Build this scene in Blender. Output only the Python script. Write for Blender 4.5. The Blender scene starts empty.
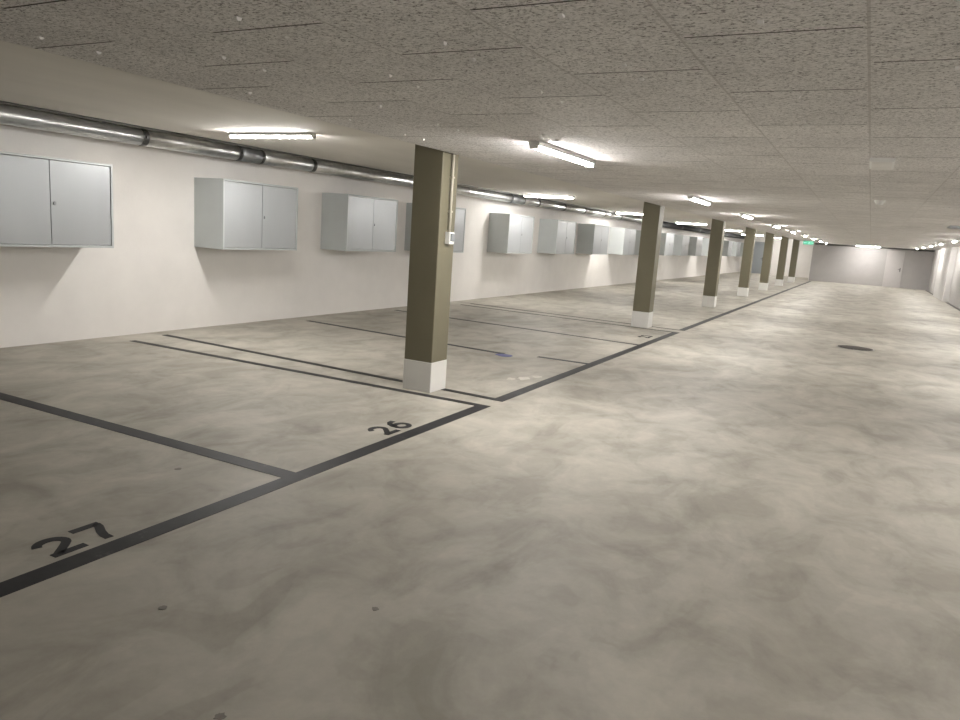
import bpy, bmesh, math, random
from mathutils import Vector, Matrix
random.seed(4)
C = bpy.context.scene.collection
PI = math.pi
WX = -8.22          # white wall with the cabinets
RX = 3.15           # right wall
ZP = 2.30           # underside of the acoustic panels
ZC = 2.55           # underside of the white slab
Y0, YE, YL = -9.0, 49.5, 55.0
PE = -3.585         # edge of the acoustic panels

# ------------------------------------------------------------------ materials
def new_mat(name):
    m = bpy.data.materials.new(name); m.use_nodes = True
    nt = m.node_tree
    return m, nt, nt.nodes['Principled BSDF']
def node(nt, kind, **kw):
    n = nt.nodes.new(kind)
    for k, v in kw.items():
        if k in n.inputs: n.inputs[k].default_value = v
        else: setattr(n, k, v)
    return n
def objco(nt, scale=(1, 1, 1), loc=(0, 0, 0), rot=(0, 0, 0)):
    t = nt.nodes.new('ShaderNodeTexCoord')
    mp = node(nt, 'ShaderNodeMapping'); mp.inputs['Scale'].default_value = scale
    mp.inputs['Location'].default_value = loc; mp.inputs['Rotation'].default_value = rot
    nt.links.new(t.outputs['Object'], mp.inputs['Vector'])
    return mp.outputs['Vector']
def ramp(nt, fac, stops):
    r = nt.nodes.new('ShaderNodeValToRGB'); nt.links.new(fac, r.inputs['Fac'])
    e = r.color_ramp.elements
    while len(e) < len(stops): e.new(.5)
    for i, (p, c) in enumerate(stops):
        e[i].position = p; e[i].color = (*c, 1) if len(c) == 3 else c
    return r.outputs['Color']
def mixc(nt, fac, a, b, mode='MIX'):
    n = nt.nodes.new('ShaderNodeMix'); n.data_type = 'RGBA'; n.blend_type = mode
    for sock, v in ((0, fac), (6, a), (7, b)):
        if isinstance(v, (int, float)): n.inputs[sock].default_value = v
        elif isinstance(v, tuple): n.inputs[sock].default_value = (*v, 1)
        else: nt.links.new(v, n.inputs[sock])
    return n.outputs[2]
def bump(nt, b, h, strength=.2, dist=.01):
    n = node(nt, 'ShaderNodeBump', Strength=strength, Distance=dist)
    nt.links.new(h, n.inputs['Height']); nt.links.new(n.outputs['Normal'], b.inputs['Normal'])
def plain(name, col, rough=.5, metal=0., var=.06, nscale=6., bumpy=0., stretch=(1, 1, 1), spec=.5):
    m, nt, b = new_mat(name)
    v = objco(nt, stretch)
    n = node(nt, 'ShaderNodeTexNoise', Scale=nscale, Detail=5., Roughness=.6)
    nt.links.new(v, n.inputs['Vector'])
    lo = tuple(c * (1 - var) for c in col); hi = tuple(min(1, c * (1 + var)) for c in col)
    nt.links.new(ramp(nt, n.outputs['Fac'], [(.3, lo), (.7, hi)]), b.inputs['Base Color'])
    b.inputs['Roughness'].default_value = rough; b.inputs['Metallic'].default_value = metal
    b.inputs['Specular IOR Level'].default_value = spec
    if bumpy:
        n2 = node(nt, 'ShaderNodeTexNoise', Scale=nscale * 12, Detail=3.)
        nt.links.new(v, n2.inputs['Vector']); bump(nt, b, n2.outputs['Fac'], bumpy, .004)
    return m
def lamp_mat(name, col, strength, base=(.9, .9, .88)):
    m, nt, b = new_mat(name)
    b.inputs['Base Color'].default_value = (*base, 1); b.inputs['Roughness'].default_value = .4
    b.inputs['Emission Color'].default_value = (*col, 1); b.inputs['Emission Strength'].default_value = strength
    return m

def floor_mat():
    m, nt, b = new_mat('polished_concrete')
    v = objco(nt)
    big = node(nt, 'ShaderNodeTexNoise', Scale=.55, Detail=4., Roughness=.55, Distortion=.6)
    nt.links.new(v, big.inputs['Vector'])
    sw = node(nt, 'ShaderNodeTexNoise', Scale=2., Detail=6., Roughness=.6, Distortion=.7)
    nt.links.new(objco(nt, (1., .75, 1), (3, 1, 0), (0, 0, .5)), sw.inputs['Vector'])
    fine = node(nt, 'ShaderNodeTexNoise', Scale=14., Detail=6., Roughness=.7)
    nt.links.new(v, fine.inputs['Vector'])
    c1 = ramp(nt, big.outputs['Fac'], [(.34, (.38, .357, .310)), (.66, (.435, .410, .360))])
    c2 = ramp(nt, sw.outputs['Fac'], [(.36, (.78, .775, .76)), (.47, (.92, .92, .912)), (.52, (.97, .97, .965)), (.64, (1.07, 1.07, 1.06))])
    c = mixc(nt, 1., c1, c2, 'MULTIPLY')
    sw2 = node(nt, 'ShaderNodeTexNoise', Scale=2.8, Detail=4., Roughness=.5, Distortion=1.1)
    nt.links.new(objco(nt, (1., .6, 1), (7, 2, 0), (0, 0, -.6)), sw2.inputs['Vector'])
    c = mixc(nt, 1., c, ramp(nt, sw2.outputs['Fac'], [(.40, (.90, .895, .885)), (.45, (.985, .985, .98)), (.54, (1., 1., 1.)), (.58, (1.055, 1.055, 1.05))]), 'MULTIPLY')
    c3 = ramp(nt, fine.outputs['Fac'], [(.3, (.94, .94, .94)), (.7, (1.04, 1.04, 1.04))])
    c = mixc(nt, 1., c, c3, 'MULTIPLY')
    nt.links.new(c, b.inputs['Base Color'])
    rr = ramp(nt, sw.outputs['Fac'], [(.3, (.62,) * 3), (.7, (.52,) * 3)])
    nt.links.new(rr, b.inputs['Roughness'])
    b.inputs['Specular IOR Level'].default_value = .3
    bump(nt, b, fine.outputs['Fac'], .05, .004)
    return m
def panel_mat():
    m, nt, b = new_mat('wood_wool_board')
    t = nt.nodes.new('ShaderNodeTexCoord')
    sx = nt.nodes.new('ShaderNodeSeparateXYZ'); nt.links.new(t.outputs['Object'], sx.inputs[0])
    cb = nt.nodes.new('ShaderNodeCombineXYZ')
    a = node(nt, 'ShaderNodeMath', operation='ADD'); a.inputs[1].default_value = -2.65
    nt.links.new(sx.outputs['Y'], a.inputs[0]); nt.links.new(a.outputs[0], cb.inputs['X'])
    a2 = node(nt, 'ShaderNodeMath', operation='ADD'); a2.inputs[1].default_value = .105
    nt.links.new(sx.outputs['X'], a2.inputs[0]); nt.links.new(a2.outputs[0], cb.inputs['Y'])
    br = node(nt, 'ShaderNodeTexBrick'); nt.links.new(cb.outputs[0], br.inputs['Vector'])
    br.offset = .5; br.offset_frequency = 2; br.squash = 1.
    for k, val in (('Scale', 1.), ('Mortar Size', .006), ('Mortar Smooth', .25), ('Bias', 0.), ('Brick Width', .94), ('Row Height', .58)):
        br.inputs[k].default_value = val
    br.inputs['Color1'].default_value = (.93, .93, .93, 1); br.inputs['Color2'].default_value = (1, 1, 1, 1); br.inputs['Mortar'].default_value = (1, 1, 1, 1)
    v = objco(nt, (1, 1, 1))
    n1 = node(nt, 'ShaderNodeTexNoise', Scale=95., Detail=4., Roughness=.65, Distortion=.8)
    nt.links.new(objco(nt, (.7, 1, 1)), n1.inputs['Vector'])
    n2 = node(nt, 'ShaderNodeTexNoise', Scale=2.2, Detail=2.); nt.links.new(v, n2.inputs['Vector'])
    col = ramp(nt, n1.outputs['Fac'], [(.35, (.17, .16, .155)), (.45, (.70, .678, .665)), (.56, (.87, .85, .835)), (.70, (.92, .905, .895))])
    col = mixc(nt, 1., col, br.outputs['Color'], 'MULTIPLY')
    col = mixc(nt, 1., col, ramp(nt, n2.outputs['Fac'], [(.3, (.92, .92, .92)), (.7, (1.05, 1.05, 1.05))]), 'MULTIPLY')
    pp = node(nt, 'ShaderNodeMath', operation='PINGPONG'); pp.inputs[1].default_value = .29
    nt.links.new(a2.outputs[0], pp.inputs[0])
    lt = node(nt, 'ShaderNodeMath', operation='LESS_THAN'); lt.inputs[1].default_value = .016
    nt.links.new(pp.outputs[0], lt.inputs[0])
    inv = node(nt, 'ShaderNodeMath', operation='MULTIPLY_ADD'); inv.inputs[1].default_value = -.42; inv.inputs[2].default_value = 1.
    nt.links.new(lt.outputs[0], inv.inputs[0])
    seam = node(nt, 'ShaderNodeMath', operation='MULTIPLY'); nt.links.new(inv.outputs[0], seam.inputs[0]); nt.links.new(br.outputs['Fac'], seam.inputs[1])
    col = mixc(nt, seam.outputs[0], col, mixc(nt, lt.outputs[0], (.085, .078, .072), (.46, .435, .415)))
    nt.links.new(col, b.inputs['Base Color'])
    b.inputs['Roughness'].default_value = .95; b.inputs['Specular IOR Level'].default_value = .1
    h = node(nt, 'ShaderNodeMath', operation='SUBTRACT')
    nt.links.new(n1.outputs['Fac'], h.inputs[0]); nt.links.new(seam.outputs[0], h.inputs[1])
    bump(nt, b, h.outputs[0], .5, .006)
    return m
def paint_line_mat():
    m, nt, b = new_mat('floor_paint_dark')
    v = objco(nt)
    n = node(nt, 'ShaderNodeTexNoise', Scale=5., Detail=7., Roughness=.75); nt.links.new(v, n.inputs['Vector'])
    nt.links.new(ramp(nt, n.outputs['Fac'], [(.35, (.014, .014, .016)), (.60, (.026, .026, .028)), (.74, (.10, .098, .095))]), b.inputs['Base Color'])
    b.inputs['Roughness'].default_value = .5; b.inputs['Specular IOR Level'].default_value = .22
    return m
def duct_mat():
    m, nt, b = new_mat('galvanised_spiral_duct')
    v = objco(nt, (1, 1, 1))
    w = node(nt, 'ShaderNodeTexWave', wave_type='BANDS', bands_direction='Y', Scale=2.3, Distortion=0.)
    nt.links.new(v, w.inputs['Vector'])
    n = node(nt, 'ShaderNodeTexNoise', Scale=9., Detail=4.); nt.links.new(v, n.inputs['Vector'])
    nt.links.new(ramp(nt, n.outputs['Fac'], [(.3, (.56, .565, .565)), (.7, (.72, .725, .725))]), b.inputs['Base Color'])
    b.inputs['Metallic'].default_value = .95; b.inputs['Roughness'].default_value = .3
    s = ramp(nt, w.outputs['Fac'], [(.90, (0, 0, 0)), (.97, (1, 1, 1))])
    bump(nt, b, s, .07, .002)
    return m

M = dict(
    floor=floor_mat(), panel=panel_mat(), line=paint_line_mat(), duct=duct_mat(),
    wall=plain('white_render_wall', (.79, .765, .737), .85, 0, .03, 2.2, .25, spec=.25),
    endwall=plain('grey_concrete_wall', (.40, .385, .375), .85, 0, .04, 2., .2, spec=.25),
    slab=plain('white_slab', (.74, .715, .67), .85, 0, .05, 1.6, .25, (1, .25, 1), .25),
    olive=plain('olive_column_paint', (.16, .145, .095), .5, 0, .04, 3.),
    colwhite=plain('white_column_base', (.72, .71, .68), .6, 0, .03, 5.),
    beige=plain('beige_conduit', (.50, .465, .385), .5, 0, .02),
    pier=plain('pale_pier_paint', (.56, .545, .53), .7, 0, .03, 5.),
    white=plain('white_plastic', (.82, .82, .80), .4, 0, .01),
    cab=plain('grey_cabinet_steel', (.50, .53, .53), .38, .2, .03, 3.),
    cabdoor=plain('grey_cabinet_door_steel', (.43, .45, .465), .30, .55, .03, 2., stretch=(1, 1, .2)),
    clamp=plain('dark_clamp_steel', (.13, .13, .13), .4, .8),
    conduit=plain('dark_conduit', (.16, .16, .155), .5, .3),
    damper=plain('damper_steel', (.30, .31, .32), .4, .8),
    steel=plain('steel', (.35, .35, .35), .35, .9),
    dark=plain('dark_plastic', (.03, .03, .032), .5),
    black=plain('black_insulation', (.022, .022, .024), .6, 0, .2, 4., .3),
    iron=plain('cast_iron', (.055, .045, .04), .6, .3, .2, 12.),
    door=plain('grey_door', (.50, .48, .47), .5, 0, .02),
    bluedoor=plain('blue_grey_door', (.30, .325, .34), .5, 0, .02),
    greybox=plain('grey_socket_lid', (.23, .24, .25), .4),
    screw=plain('pale_screw', (.80, .785, .765), .6),
    stain=plain('floor_stain', (.19, .175, .155), .6, 0, .15, 20.),
    blue=plain('blue_marking_paint', (.055, .065, .24), .5, 0, .2, 20.),
    glint=plain('painted_glint', (.50, .47, .41), .4, 0, .1, 20.),  # glare off glossy floor paint, put into the colour
    tube=lamp_mat('lit_diffuser', (1., .972, .932), 46.),
    sign=lamp_mat('lit_green_sign', (.10, .60, .38), .15, (.01, .16, .08)),
    signw=lamp_mat('lit_white_sign', (.7, 1., .85), .16, (.3, .4, .35)),
)

# ------------------------------------------------------------------ helpers
def box(bm, lo, hi, bev=0.):
    r = bmesh.ops.create_cube(bm, size=1)
    c = [(a + b) / 2 for a, b in zip(lo, hi)]; s = [b - a for a, b in zip(lo, hi)]
    for v in r['verts']: v.co = Vector((c[i] + v.co[i] * s[i] for i in range(3)))
    if bev:
        ed = list({e for v in r['verts'] for e in v.link_edges})
        bmesh.ops.bevel(bm, geom=ed, offset=bev, segments=2, affect='EDGES', profile=.5)
def cyl(bm, p, q, r, n=24, r2=None):
    p, q = Vector(p), Vector(q); d = q - p
    mt = Matrix.Translation((p + q) / 2) @ d.to_track_quat('Z', 'Y').to_matrix().to_4x4()
    bmesh.ops.create_cone(bm, cap_ends=True, segments=n, radius1=r, radius2=r if r2 is None else r2, depth=d.length, matrix=mt)
def obj(name, bm, mat, parent=None, smooth=False):
    me = bpy.data.meshes.new(name); bm.normal_update(); bm.to_mesh(me); bm.free()
    if smooth:
        for p in me.polygons: p.use_smooth = len(p.vertices) <= 4
    me.materials.append(M[mat]); o = bpy.data.objects.new(name, me); C.objects.link(o)
    if parent: o.parent = parent
    return o
def tag(o, label, cat, group=None):
    o['label'] = label; o['category'] = cat
    if group: o['group'] = group
    return o
def thing(name, label, cat, loc=(0, 0, 0), rz=0, group=None):
    o = bpy.data.objects.new(name, None); C.objects.link(o); o.empty_display_size = .2
    o.location = loc; o.rotation_euler.z = rz
    return tag(o, label, cat, group)
def struct(name, bm, mat, parent=None):
    o = obj(name, bm, mat, parent)
    if not parent: o['kind'] = 'structure'
    return o
def copy_thing(root, loc, label, group=None):
    r = root.copy(); C.objects.link(r); r.location = loc; r['label'] = label
    if group: r['group'] = group
    for ch in list(root.children):
        c = ch.copy(); C.objects.link(c); c.parent = r
        for g in list(ch.children):
            d = g.copy(); C.objects.link(d); d.parent = c
    return r
def prism(bm, pts, z0, z1):
    a = [bm.verts.new((x, y, z0)) for x, y in pts]; b = [bm.verts.new((x, y, z1)) for x, y in pts]
    n = len(pts)
    fs = [bm.faces.new(b), bm.faces.new(a[::-1])]
    for i in range(n): fs.append(bm.faces.new((a[i], a[(i + 1) % n], b[(i + 1) % n], b[i])))
    bmesh.ops.recalc_face_normals(bm, faces=fs)

# ------------------------------------------------------------------ setting
bm = bmesh.new(); box(bm, (WX - .3, Y0 - .3, -.2), (RX + .3, YL + .3, 0)); struct('floor', bm, 'floor')
bm = bmesh.new(); box(bm, (WX - .3, Y0 - .3, ZC), (RX + .3, YL + .3, ZC + .2)); ceiling = struct('ceiling', bm, 'slab')
bm = bmesh.new(); box(bm, (PE, Y0, ZP), (RX, YE, ZC)); obj('acoustic_board_layer', bm, 'panel', ceiling)['label'] = 'speckled grey acoustic boards'
cands = []
for k in range(-2, 8):
    xc = -.395 - .58 * k
    if xc < PE + .1 or xc > RX - .2: continue
    ph = 2.65 if k % 2 == 0 else 2.18
    for j in range(0, 8):
        for s in (-.14, .12):
            y = ph + .94 * j + s
            if xc < .14 * y + .1 and y < 5.3: cands.append((math.hypot(xc, y), xc, y))
cands.sort()
for _, xc, y in cands[:90]:
    bm = bmesh.new(); cyl(bm, (xc + random.uniform(-.02, .02), y, ZP - .0005), (xc, y, ZP + .002), .013, 12)
    obj('screw', bm, 'screw', ceiling)
bm = bmesh.new(); box(bm, (WX - .3, Y0 - .3, 0), (WX, YL + .3, ZC)); struct('wall_left', bm, 'wall')
bm = bmesh.new(); box(bm, (RX, Y0 - .3, 0), (RX + .3, YL + .3, ZC)); struct('wall_right', bm, 'endwall')
bm = bmesh.new(); box(bm, (WX, Y0 - .3, 0), (RX, Y0, ZC)); struct('wall_front', bm, 'endwall')
bm = bmesh.new(); box(bm, (-3.2, YE, 0), (RX, YL + .3, ZC)); box(bm, (WX, YL, 0), (-3.2, YL + .3, ZC)); struct('wall_back', bm, 'endwall')
bm = bmesh.new(); box(bm, (WX, YL - .02, 0), (-3.2, YL, ZC)); box(bm, (-3.22, YE - .02, 0), (-3.2, YL, ZC)); struct('wall_recess', bm, 'wall')
bm = bmesh.new(); box(bm, (RX - .22, 36.6, 0), (RX, 42., ZP), .01); struct('trim_1', bm, 'pier')
def door(name, x0, x1, y, mat, h, hx):
    bm = bmesh.new(); t = .06
    box(bm, (x0 - t, y - .03, 0), (x0, y, h + t)); box(bm, (x1, y - .03, 0), (x1 + t, y, h + t)); box(bm, (x0, y - .03, h), (x1, y, h + t))
    d = struct(name, bm, mat)
    bm = bmesh.new(); box(bm, (x0 + .005, y - .022, .008), (x1 - .005, y, h - .005)); obj('door_leaf', bm, mat, d)
    bm = bmesh.new(); box(bm, (hx - .02, y - .03, .93), (hx + .02, y - .022, 1.15)); cyl(bm, (hx, y - .03, 1.06), (hx, y - .075, 1.06), .01, 12)
    cyl(bm, (hx, y - .07, 1.06), (hx - .12, y - .07, 1.06), .01, 12); obj('door_handle', bm, 'dark', d)
door('door_1', .88, 1.66, YE, 'door', 2.06, 1.60)
door('door_2', -7.75, -6.6, YL - .02, 'bluedoor', 2.15, -6.7)

# ------------------------------------------------------------------ columns
CG = 'olive columns along the parking bays'
cols = [(-3.966, 6.02, 'olive square column nearest the camera, with white socket box and conduit'),
        (-3.89, 13.75, 'second olive column from the camera, standing right beside the aisle line'),
        (-3.88, 20.4, 'third olive column from the camera, white base, in front of the far cabinets'),
        (-3.92, 26.7, 'fourth olive column counted from the camera, in the middle of the row'),
        (-3.92, 32.2, 'fifth olive column counted from the camera, just right of blue-grey door'),
        (-3.90, 38., 'second to last olive column, deep in the garage'),
        (-3.86, 43.6, 'farthest olive column of the row, near the green exit sign')]
root = None
for x, y, lab in cols:
    if root is None:
        root = thing('concrete_column', lab, 'column', (x, y, 0), 0, CG)
        bm = bmesh.new(); box(bm, (0, 0, .3), (.32, .295, ZC), .006); obj('shaft', bm, 'olive', root)
        bm = bmesh.new(); box(bm, (-.003, -.003, 0), (.323, .298, .3), .005); obj('painted_base', bm, 'colwhite', root)['label'] = 'white painted column base'
    else: copy_thing(root, (x, y, 0), lab)
sb = thing('socket_box', 'small white socket box with grey lid on nearest olive column, fed by conduit', 'socket', (-3.646, 6.18, 1.46))
bm = bmesh.new(); box(bm, (0, -.045, 0), (.055, .045, .115), .006); obj('housing', bm, 'white', sb)
bm = bmesh.new(); box(bm, (.055, -.032, .03), (.066, .036, .10), .004); obj('lid', bm, 'greybox', sb)
bm = bmesh.new(); cyl(bm, (.02, 0, .115), (.02, 0, ZP - 1.46), .014, 12); obj('conduit', bm, 'beige', sb, True)
for z in (.3, .62):
    bm = bmesh.new(); box(bm, (0, -.02, z), (.038, .02, z + .018), .003); obj('clip', bm, 'beige', sb)

# ------------------------------------------------------------------ cabinets
ORD = ['first', 'second', 'third', 'fourth', 'fifth', 'sixth', 'seventh', 'eighth', 'ninth', 'tenth', 'eleventh', 'twelfth']
KG = 'steel cabinets on the white wall'
W, Dp, Hc = 1.44, .55, .93
kab = [(4.07, 'grey steel wall cabinet at the photo\'s left edge, doors seen nearly face on'),
       (7.12, 'second grey wall cabinet from the left, below the crosswise lit lamp'),
       (9.75, 'third grey wall cabinet from the left, just left of nearest olive column'),
       (12.28, 'grey wall cabinet partly hidden behind the nearest olive column'),
       (15.86, 'first grey wall cabinet to the right of the nearest olive column'),
       (18.90, 'second grey wall cabinet to the right of the nearest olive column'),
       (21.95, 'third grey wall cabinet to the right of the nearest olive column'),
       (25.10, 'fourth grey wall cabinet to the right of the nearest olive column'),
       (27.95, 'grey wall cabinet partly hidden behind the second olive column, at its left'),
       (31.0, 'first grey wall cabinet seen between the second and third olive columns'),
       (34.1, 'second grey wall cabinet seen between the second and third olive columns'),
       (37.2, 'third grey wall cabinet seen between the second and third olive columns'),
       (40.2, 'last grey wall cabinet before the third olive column covers the wall'),
       (46.4, 'first tiny grey wall cabinet between the third and fourth olive columns'),
       (49.6, 'second tiny grey wall cabinet between the third and fourth olive columns'),
       (52.7, 'farthest grey wall cabinet, half behind the fourth olive column')]
root = None
for y, lab in kab:
    if root is None:
        root = thing('wall_cabinet', lab, 'cabinet', (WX, y, 1.13), 0, KG)
        t = .024
        bm = bmesh.new()
        box(bm, (0, 0, 0), (Dp, W, t), .002); box(bm, (0, 0, Hc - t), (Dp, W, Hc), .002)
        box(bm, (0, 0, t), (Dp, t, Hc - t), .002); box(bm, (0, W - t, t), (Dp, W, Hc - t), .002)
        box(bm, (0, t, t), (.01, W - t, Hc - t)); obj('carcass', bm, 'cab', root)
        g = .005; mid = W / 2
        for a, b_, lock in ((t + g, mid - .004, 0), (mid + .004, W - t - g, 1)):
            bm = bmesh.new(); box(bm, (Dp - .03, a, t + g), (Dp - .008, b_, Hc - t - g), .002); dr = obj('door', bm, 'cabdoor', root)
            if lock:
                bm = bmesh.new(); cyl(bm, (Dp - .008, a + .035, .46), (Dp + .002, a + .04, .46), .02, 16)
                obj('lock', bm, 'greybox', dr)['label'] = 'dark round lock'
    else: copy_thing(root, (WX, y, 1.13), lab)

# ------------------------------------------------------------------ ducts
dx, dz, dr_ = -7.97, 2.445, .098
duct = thing('ventilation_duct', 'shiny galvanised round duct running under the ceiling along the white wall', 'duct', (dx, 0, dz))
cuts = [Y0, 0., 6.12, 7.65, 8.05, 9.17, 12.4, 16.4, 17.1, 18.06, 19.9, 21.6, 23.5, 25.3, 28.6]
for a, b_ in zip(cuts, cuts[1:]):
    damper = (a, b_) in ((7.65, 8.05), (16.4, 17.1))
    bm = bmesh.new(); cyl(bm, (0, a, 0), (0, b_, 0), dr_ + (.004 if damper else 0), 40)
    o = obj('damper' if damper else 'duct_section', bm, 'damper' if damper else 'duct', duct, True)
for y in cuts[1:-1]:
    bm = bmesh.new(); cyl(bm, (0, y - .04, 0), (0, y + .04, 0), dr_ + .002, 40)
    cyl(bm, (0, y - .012, 0), (0, y + .012, 0), dr_ + .007, 40); box(bm, (dr_, y - .012, -.012), (dr_ + .018, y + .012, .012))
    box(bm, (-.006, y - .008, dr_), (.006, y + .008, ZC - dz)); obj('coupling', bm, 'clamp', duct)
blk = thing('insulated_pipe', 'thick black insulated pipe continuing the duct far down the white wall', 'pipe', (dx, 28.64, dz - .02))
bm = bmesh.new(); cyl(bm, (0, 0, 0), (0, YL - 28.64, 0), .118, 32); obj('jacket', bm, 'black', blk, True)
for y in range(2, 26, 4):
    bm = bmesh.new(); cyl(bm, (0, y, 0), (0, y + .05, 0), .124, 32); box(bm, (-.01, y, .11), (.01, y + .03, ZC - dz + .02)); obj('hanger', bm, 'steel', blk)
bm = bmesh.new(); cyl(bm, (-7.78, Y0 + .01, ZC - .0135), (-7.78, 28.6, ZC - .0135), .013, 12)
tag(obj('cable_conduit', bm, 'conduit', None, True), 'thin grey conduit on the white slab just above the shiny duct', 'conduit')
bm = bmesh.new(); cyl(bm, (-3.1, YE - .06, ZP - .06), (RX, YE - .06, ZP - .06), .04, 16)
tag(obj('service_pipe', bm, 'conduit', None, True), 'thin dark pipe along the top of the far end wall', 'pipe')

# ------------------------------------------------------------------ lamps
def lamp_proto(lab, loc, rz, grp):
    L = 1.27
    r = thing('tube_lamp', lab, 'lamp', loc, rz, grp)
    bm = bmesh.new(); box(bm, (-.044, -L / 2, -.033), (.044, L / 2, 0), .004); obj('housing', bm, 'white', r)
    bm = bmesh.new()
    pts = [(.031 * math.cos(a), -.033 - .024 * math.sin(a)) for a in [PI * i / 12 for i in range(13)]]
    n = len(pts)
    A = [bm.verts.new((x, -L / 2 + .02, z)) for x, z in pts]; B = [bm.verts.new((x, L / 2 - .02, z)) for x, z in pts]
    for i in range(n - 1): bm.faces.new((A[i], A[i + 1], B[i + 1], B[i]))
    bm.faces.new(A[::-1]); bm.faces.new(B); bm.faces.new((A[0], B[0], B[-1], A[-1]))
    bmesh.ops.recalc_face_normals(bm, faces=bm.faces[:])
    obj('diffuser', bm, 'tube', r, True)
    for s in (-1, 1):
        bm = bmesh.new(); y = s * (L / 2 - .01)
        box(bm, (-.036, y - .008, -.058), (.036, y + .008, 0), .003); obj('end_cap', bm, 'white', r)
    return r
ys = [5.84, 11.3, 16.0, 21.3, 26.0, 30.8, 35.6, 40.6, 46.0]
far = ['nearest the camera', 'second from the camera', 'third from the camera', 'fourth from the camera', 'fifth from the camera',
       'sixth from the camera', 'seventh from the camera', 'second to last before the end wall', 'last before the end wall']
GL = 'lamps along the column side of the grey boards'
GR = 'lamps along the right wall side of the grey boards'
proto = None
for y, f in zip(ys, far):
    lab = 'lit tube lamp under grey boards beside the columns, ' + f
    if proto is None: proto = lamp_proto(lab, (-2.36, y, ZP), 0, GL)
    else: copy_thing(proto, (-2.36, y, ZP), lab)
for y, f in zip(ys, far):
    copy_thing(proto, (2.15, y, ZP), 'lit tube lamp on grey boards near right wall, ' + f, GR)
copy_thing(proto, (2.15, .8, ZP), 'added lit tube lamp on grey boards beside the camera, right row, out of view', 'added lamps near the camera')  # unseen lamp, added to brighten the near floor
copy_thing(proto, (2.15, -4.2, ZP), 'added lit tube lamp on grey boards behind the camera, right row, out of view', 'added lamps near the camera')  # also added out of view, as fill for the near floor
GS = 'lamps mounted crosswise on the white slab'
pr2 = None
for x, y, lab in ((-6.27, 6.52, 'lit tube lamp set crosswise on white slab above second cabinet, left of nearest column'),
                  (-6.9, 16.3, 'lit tube lamp set crosswise on white slab, first one right of nearest column'),
                  (-7.05, 24., 'lit tube lamp set crosswise on white slab, partly behind second olive column'),
                  (-6.8, 31.5, 'lit tube lamp set crosswise on white slab, between second and third olive columns'),
                  (-6.6, 39.5, 'lit tube lamp set crosswise on white slab, between third and fourth olive columns'),
                  (-6.6, 48., 'lit tube lamp set crosswise on white slab, behind the fifth olive column'),
                  (-5.6, 53., 'farthest lit tube lamp set crosswise on white slab, before the recessed end wall')):
    if pr2 is None:
        pr2 = copy_thing(proto, (x, y, ZC), lab, GS); pr2.rotation_euler.z = PI / 2
    else: copy_thing(pr2, (x, y, ZC), lab)
o = copy_thing(proto, (-.23, 48.4, ZP), 'lit tube lamp set crosswise in front of the far end wall, left of the door')
o.rotation_euler.z = PI / 2
if 'group' in o: del o['group']

# ------------------------------------------------------------------ ceiling fittings
jb = thing('junction_box', 'small pale square box on the grey boards ahead of the camera', 'box', (-.03, 6.22, ZP))
bm = bmesh.new(); box(bm, (-.075, -.24, -.028), (.085, .26, 0), .004); obj('box_body', bm, 'white', jb)
bm = bmesh.new(); box(bm, (-.06, -.22, -.034), (.07, .24, -.028), .002); obj('lid', bm, 'screw', jb)
sd = thing('smoke_detector', 'small round white smoke detector on the grey boards beyond the pale box', 'detector', (0, 10.3, ZP))
bm = bmesh.new(); cyl(bm, (0, 0, -.02), (0, 0, 0), .06, 24); obj('base', bm, 'white', sd)
bm = bmesh.new(); cyl(bm, (0, 0, -.05), (0, 0, -.02), .035, 24, .05); obj('sensor_head', bm, 'white', sd)
bm = bmesh.new(); box(bm, (1.22, 16.3, ZP - .03), (1.75, 16.9, ZP), .004)
for i in range(5): box(bm, (1.25, 16.36 + i * .1, ZP - .038), (1.72, 16.40 + i * .1, ZP - .03))
tag(obj('ceiling_grille', bm, 'greybox'), 'small dark grille on the grey boards at the photo\'s right edge', 'grille')
ex = thing('exit_sign', 'green lit exit sign with white running figure hanging above the far aisle', 'sign', (-2.95, 41.7, ZP))
ex.scale = (.88, 1, .85)
bm = bmesh.new(); box(bm, (-.28, -.02, -.26), (.28, .02, -.05), .004); obj('sign_panel', bm, 'sign', ex)
for s in (-.2, .2):
    bm = bmesh.new(); cyl(bm, (s, 0, -.05), (s, 0, 0), .006, 8); obj('hanger', bm, 'steel', ex)
bm = bmesh.new()
def bar(p, q, w):
    p = Vector((p[0], 0, p[1])); q = Vector((q[0], 0, q[1])); d = (q - p).normalized(); n = Vector((-d.z, 0, d.x)) * w / 2
    vs = [bm.verts.new(v + Vector((0, yy, 0))) for yy in (-.0235, -.0195) for v in (p + n, q + n, q - n, p - n)]
    fs = [bm.faces.new(vs[:4]), bm.faces.new(vs[4:][::-1])] + [bm.faces.new((vs[i], vs[i + 4], vs[(i + 1) % 4 + 4], vs[(i + 1) % 4])) for i in range(4)]
    bmesh.ops.recalc_face_normals(bm, faces=fs)
bar((.05, -.11), (.02, -.17), .03); bar((.02, -.17), (.06, -.20), .018); bar((.06, -.20), (.04, -.235), .016); bar((.02, -.17), (-.02, -.22), .018)
bar((.05, -.115), (.10, -.14), .014); bar((.05, -.115), (.0, -.125), .014); cyl(bm, (.065, -.0235, -.085), (.065, -.0195, -.085), .016, 12)
bar((-.08, -.155), (-.22, -.155), .025); bar((-.23, -.155), (-.18, -.11), .022); bar((-.23, -.155), (-.18, -.20), .022)
bar((.15, -.075), (.15, -.235), .012); bar((.15, -.081), (.23, -.081), .012); bar((.23, -.075), (.23, -.235), .012)
obj('pictogram', bm, 'signw', ex)['label'] = 'white running figure, arrow and doorway'

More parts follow.
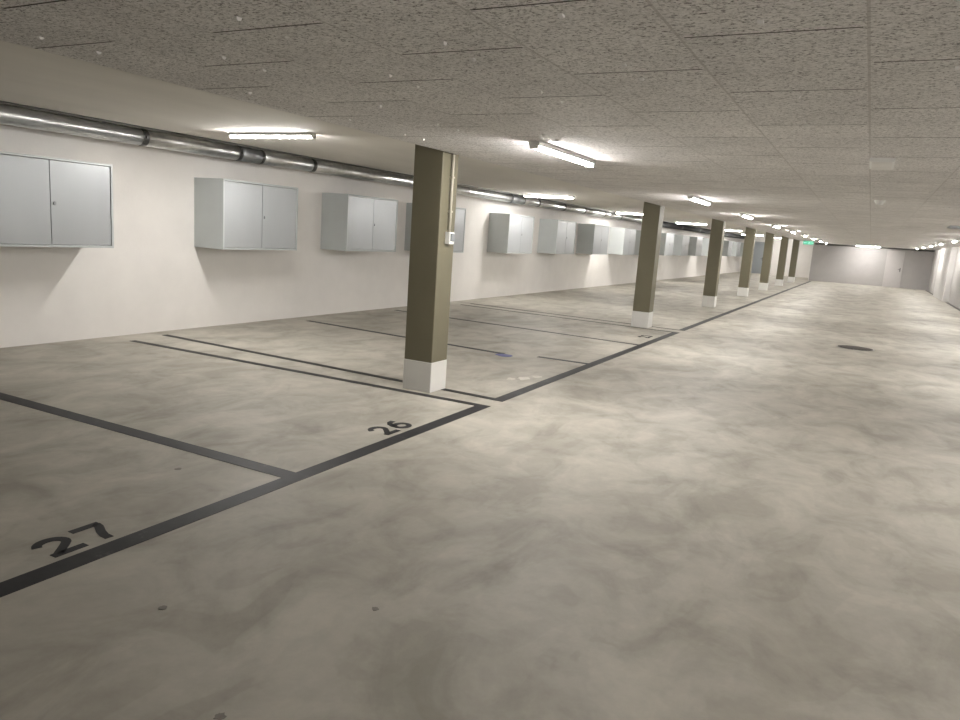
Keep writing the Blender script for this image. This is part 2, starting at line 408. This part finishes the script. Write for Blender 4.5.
# ------------------------------------------------------------------ floor markings
ZT = .0025
def stripe(p, q, w, lab, grp=None, name='parking_line'):
    p, q = Vector(p), Vector(q); d = (q - p).normalized(); n = Vector((-d.y, d.x)) * w / 2
    bm = bmesh.new(); prism(bm, [tuple(v) for v in (p + n, p - n, q - n, q + n)], 0, ZT)
    return tag(obj(name, bm, 'line'), lab, 'floor marking', grp)
LG = 'dark painted lines of the parking bays'
ax0, ax1 = -3.055, -2.935
def aisle(y0, y1, lab, w0=ax0, w1=ax1):
    bm = bmesh.new(); prism(bm, [(w0, y0), (w1, y0), (w1, y1), (w0, y1)], 0, ZT)
    return tag(obj('parking_line', bm, 'line'), lab, 'floor marking', LG)
aisle(.90, 5.955, 'wide dark line along the aisle in front of bays 27 and 26')
aisle(6.20, 13.66, 'dark aisle line running from nearest column to second column')
aisle(14.05, 48.3, 'dark aisle line running from second column to the far end wall')
stripe((-7.88, 3.36), (ax0, 3.385), .125, 'dark line separating bay 27 from bay 26', LG)
stripe((-7.82, 5.84), (ax0, 5.915), .085, 'dark line bounding bay 26, passing just before the nearest column', LG)
stripe((-7.96, 6.42), (ax0, 6.245), .085, 'dark line passing just behind the nearest column', LG)
stripe((-7.85, 9.06), (-4.18, 8.765), .085, 'thin dark line from beside the wall to the blue mark', LG)
stripe((-3.75, 8.93), (ax0, 8.96), .085, 'short worn dark line between the blue mark and the aisle line', LG)
stripe((-7.93, 11.65), (ax0, 11.33), .085, 'thin dark bay line halfway between nearest and second column', LG)
stripe((-7.75, 13.90), (ax0, 13.62), .075, 'first of two thin dark lines at the second column', LG)
stripe((-7.75, 14.35), (ax0, 14.08), .075, 'second of two thin dark lines at the second column, farther one', LG)
for y0, y1, f in ((10., 36., 'near'), (42.2, 49.2, 'far')):
    aisle(y0, y1, 'dark line at the foot of the right wall, %s side of the white pier' % f, 2.99, 3.10) if y0 < 40 else aisle(y0, y1, 'dark line at the foot of the right wall, far side of the white pier', 3.0, 3.10)

def ribbon(bm, pts, w, y0, x0, hgt):
    # pts in (right, up); right = +y, up = -x; base line at x0
    P = [Vector(p) for p in pts]; n = len(P); L = []; R_ = []
    for i in range(n):
        d = (P[min(i + 1, n - 1)] - P[max(i - 1, 0)]).normalized(); nn = Vector((-d.y, d.x)) * w / 2
        L.append(P[i] + nn); R_.append(P[i] - nn)
    W3 = lambda v: (x0 - v.y * hgt, y0 + v.x * hgt)
    prism(bm, [W3(v) for v in L] + [W3(v) for v in R_[::-1]], 0, ZT)
def arc(cx_, cy_, rx, ry, a0, a1, n=14):
    return [(cx_ + rx * math.cos(math.radians(a0 + (a1 - a0) * i / n)), cy_ + ry * math.sin(math.radians(a0 + (a1 - a0) * i / n))) for i in range(n + 1)]
GLY = {'2': [arc(.38, .66, .30, .25, 170, -25) + [(.50, .40), (.20, .13)], [(.04, .09), (.80, .09)]],
       '7': [[(.02, .90), (.72, .90)], [(.64, .90), (.60, .72), (.46, .44), (.38, .22), (.36, .0)]],
       '6': [arc(.44, .34, .30, .25, 150, -190, 20), [(.70, .91), (.46, .88), (.27, .74), (.16, .52), (.15, .36)]],
       '3': [arc(.36, .70, .26, .22, 160, -70), arc(.36, .30, .30, .24, 80, -160)]}
def number(txt, y, x, hgt, lab, w=.2, gap=.95):
    t = thing('bay_number', lab, 'number', (0, 0, 0), 0, None)
    for i, ch in enumerate(txt):
        bm = bmesh.new()
        for st in GLY[ch]: ribbon(bm, st, w, y + i * gap * hgt, x, hgt)
        obj('digit', bm, 'line', t)
number('27', 1.89, -3.10, .215, 'dark painted number 27 on the floor at the lower left')
number('26', 4.53, -3.105, .225, 'dark painted number 26 on the floor before the nearest column')
number('23', 12.3, -3.16, .2, 'tiny dark painted bay number just before the second column')

def blob(name, x, y, rx, ry, mat, lab, cat, grp=None, jag=.25, seed=1, z=ZT):
    rnd = random.Random(seed); bm = bmesh.new()
    pts = [(x + rx * math.cos(a) * (1 + rnd.uniform(-jag, jag)), y + ry * math.sin(a) * (1 + rnd.uniform(-jag, jag))) for a in [2 * PI * i / 18 for i in range(18)]]
    prism(bm, pts, 0, z); return tag(obj(name, bm, mat), lab, cat, grp)
blob('paint_mark', -4.12, 8.66, .12, .10, 'blue', 'small blue paint mark on the bay line beyond the nearest column', 'floor marking', None, .15, 3)
for i, (u, v, r) in enumerate(((-3.26, 7.42, .06), (-3.19, 7.62, .05), (-3.36, 7.28, .045))):  # pale patches paint in the shine of a glossy bay number
    blob('glint_patch', u, v, r, r * 1.5, 'glint', ('pale scuff painted on the floor before the aisle line, ' + ('middle of three', 'right of three', 'left of three')[i]), 'glint', 'painted glints beyond the nearest column', .35, i)
for i, (x, y, r, lab) in enumerate(((-2.348, 1.876, .017, 'small dark spot on the floor right below number 27'),
                                   (-1.646, 1.528, .017, 'small dark spot on the floor at the bottom edge of the photo'),
                                   (-1.64, 2.362, .014, 'faint dark spot on the floor at lower middle of the photo'),
                                   (-3.662, 3.045, .02, 'small dark spot inside bay 27 near the dividing line'))):
    blob('oil_spot', x, y, r, r, 'stain', lab, 'stain', 'dark spots on the floor', .3, i + 9)
dn = thing('manhole_cover', 'round dark drain cover set in the floor of the aisle', 'drain cover', (-.02, 14.6, 0))
bm = bmesh.new(); cyl(bm, (0, 0, 0), (0, 0, .004), .31, 48); obj('rim', bm, 'steel', dn)
bm = bmesh.new(); cyl(bm, (0, 0, .003), (0, 0, .007), .285, 48)
for i in range(-4, 5):
    l = math.sqrt(max(.26 ** 2 - (i * .055) ** 2, 0)); box(bm, (i * .055 - .012, -l, .007), (i * .055 + .012, l, .010))
obj('cover', bm, 'iron', dn)

# ------------------------------------------------------------------ world, camera
w = bpy.data.worlds.new('World'); bpy.context.scene.world = w; w.use_nodes = True
w.node_tree.nodes['Background'].inputs[0].default_value = (0, 0, 0, 1)
w.node_tree.nodes['Background'].inputs[1].default_value = 0
cam = bpy.data.cameras.new('Camera'); co = bpy.data.objects.new('Camera', cam); C.objects.link(co)
cam.sensor_width = 36; cam.lens = 728.97 / 960 * 36; cam.clip_start = .05; cam.clip_end = 200
yaw, pit, rol = math.radians(-27.352), math.radians(-9.9737), math.radians(3.9191)
f = Vector((math.sin(yaw) * math.cos(pit), math.cos(yaw) * math.cos(pit), math.sin(pit)))
rt = Vector((math.cos(yaw), -math.sin(yaw), 0)); up = rt.cross(f)
r2 = math.cos(rol) * rt + math.sin(rol) * up; u2 = -math.sin(rol) * rt + math.cos(rol) * up
mt = Matrix.Identity(4)
for i in range(3): mt[i][0], mt[i][1], mt[i][2] = r2[i], u2[i], -f[i]
mt.translation = (0, 0, 1.6); co.matrix_world = mt
sc = bpy.context.scene; sc.camera = co
vs = sc.view_settings
vs.view_transform = 'Standard'; vs.look = 'None'; vs.gamma = 1; vs.use_curve_mapping = False; vs.exposure = 2.33
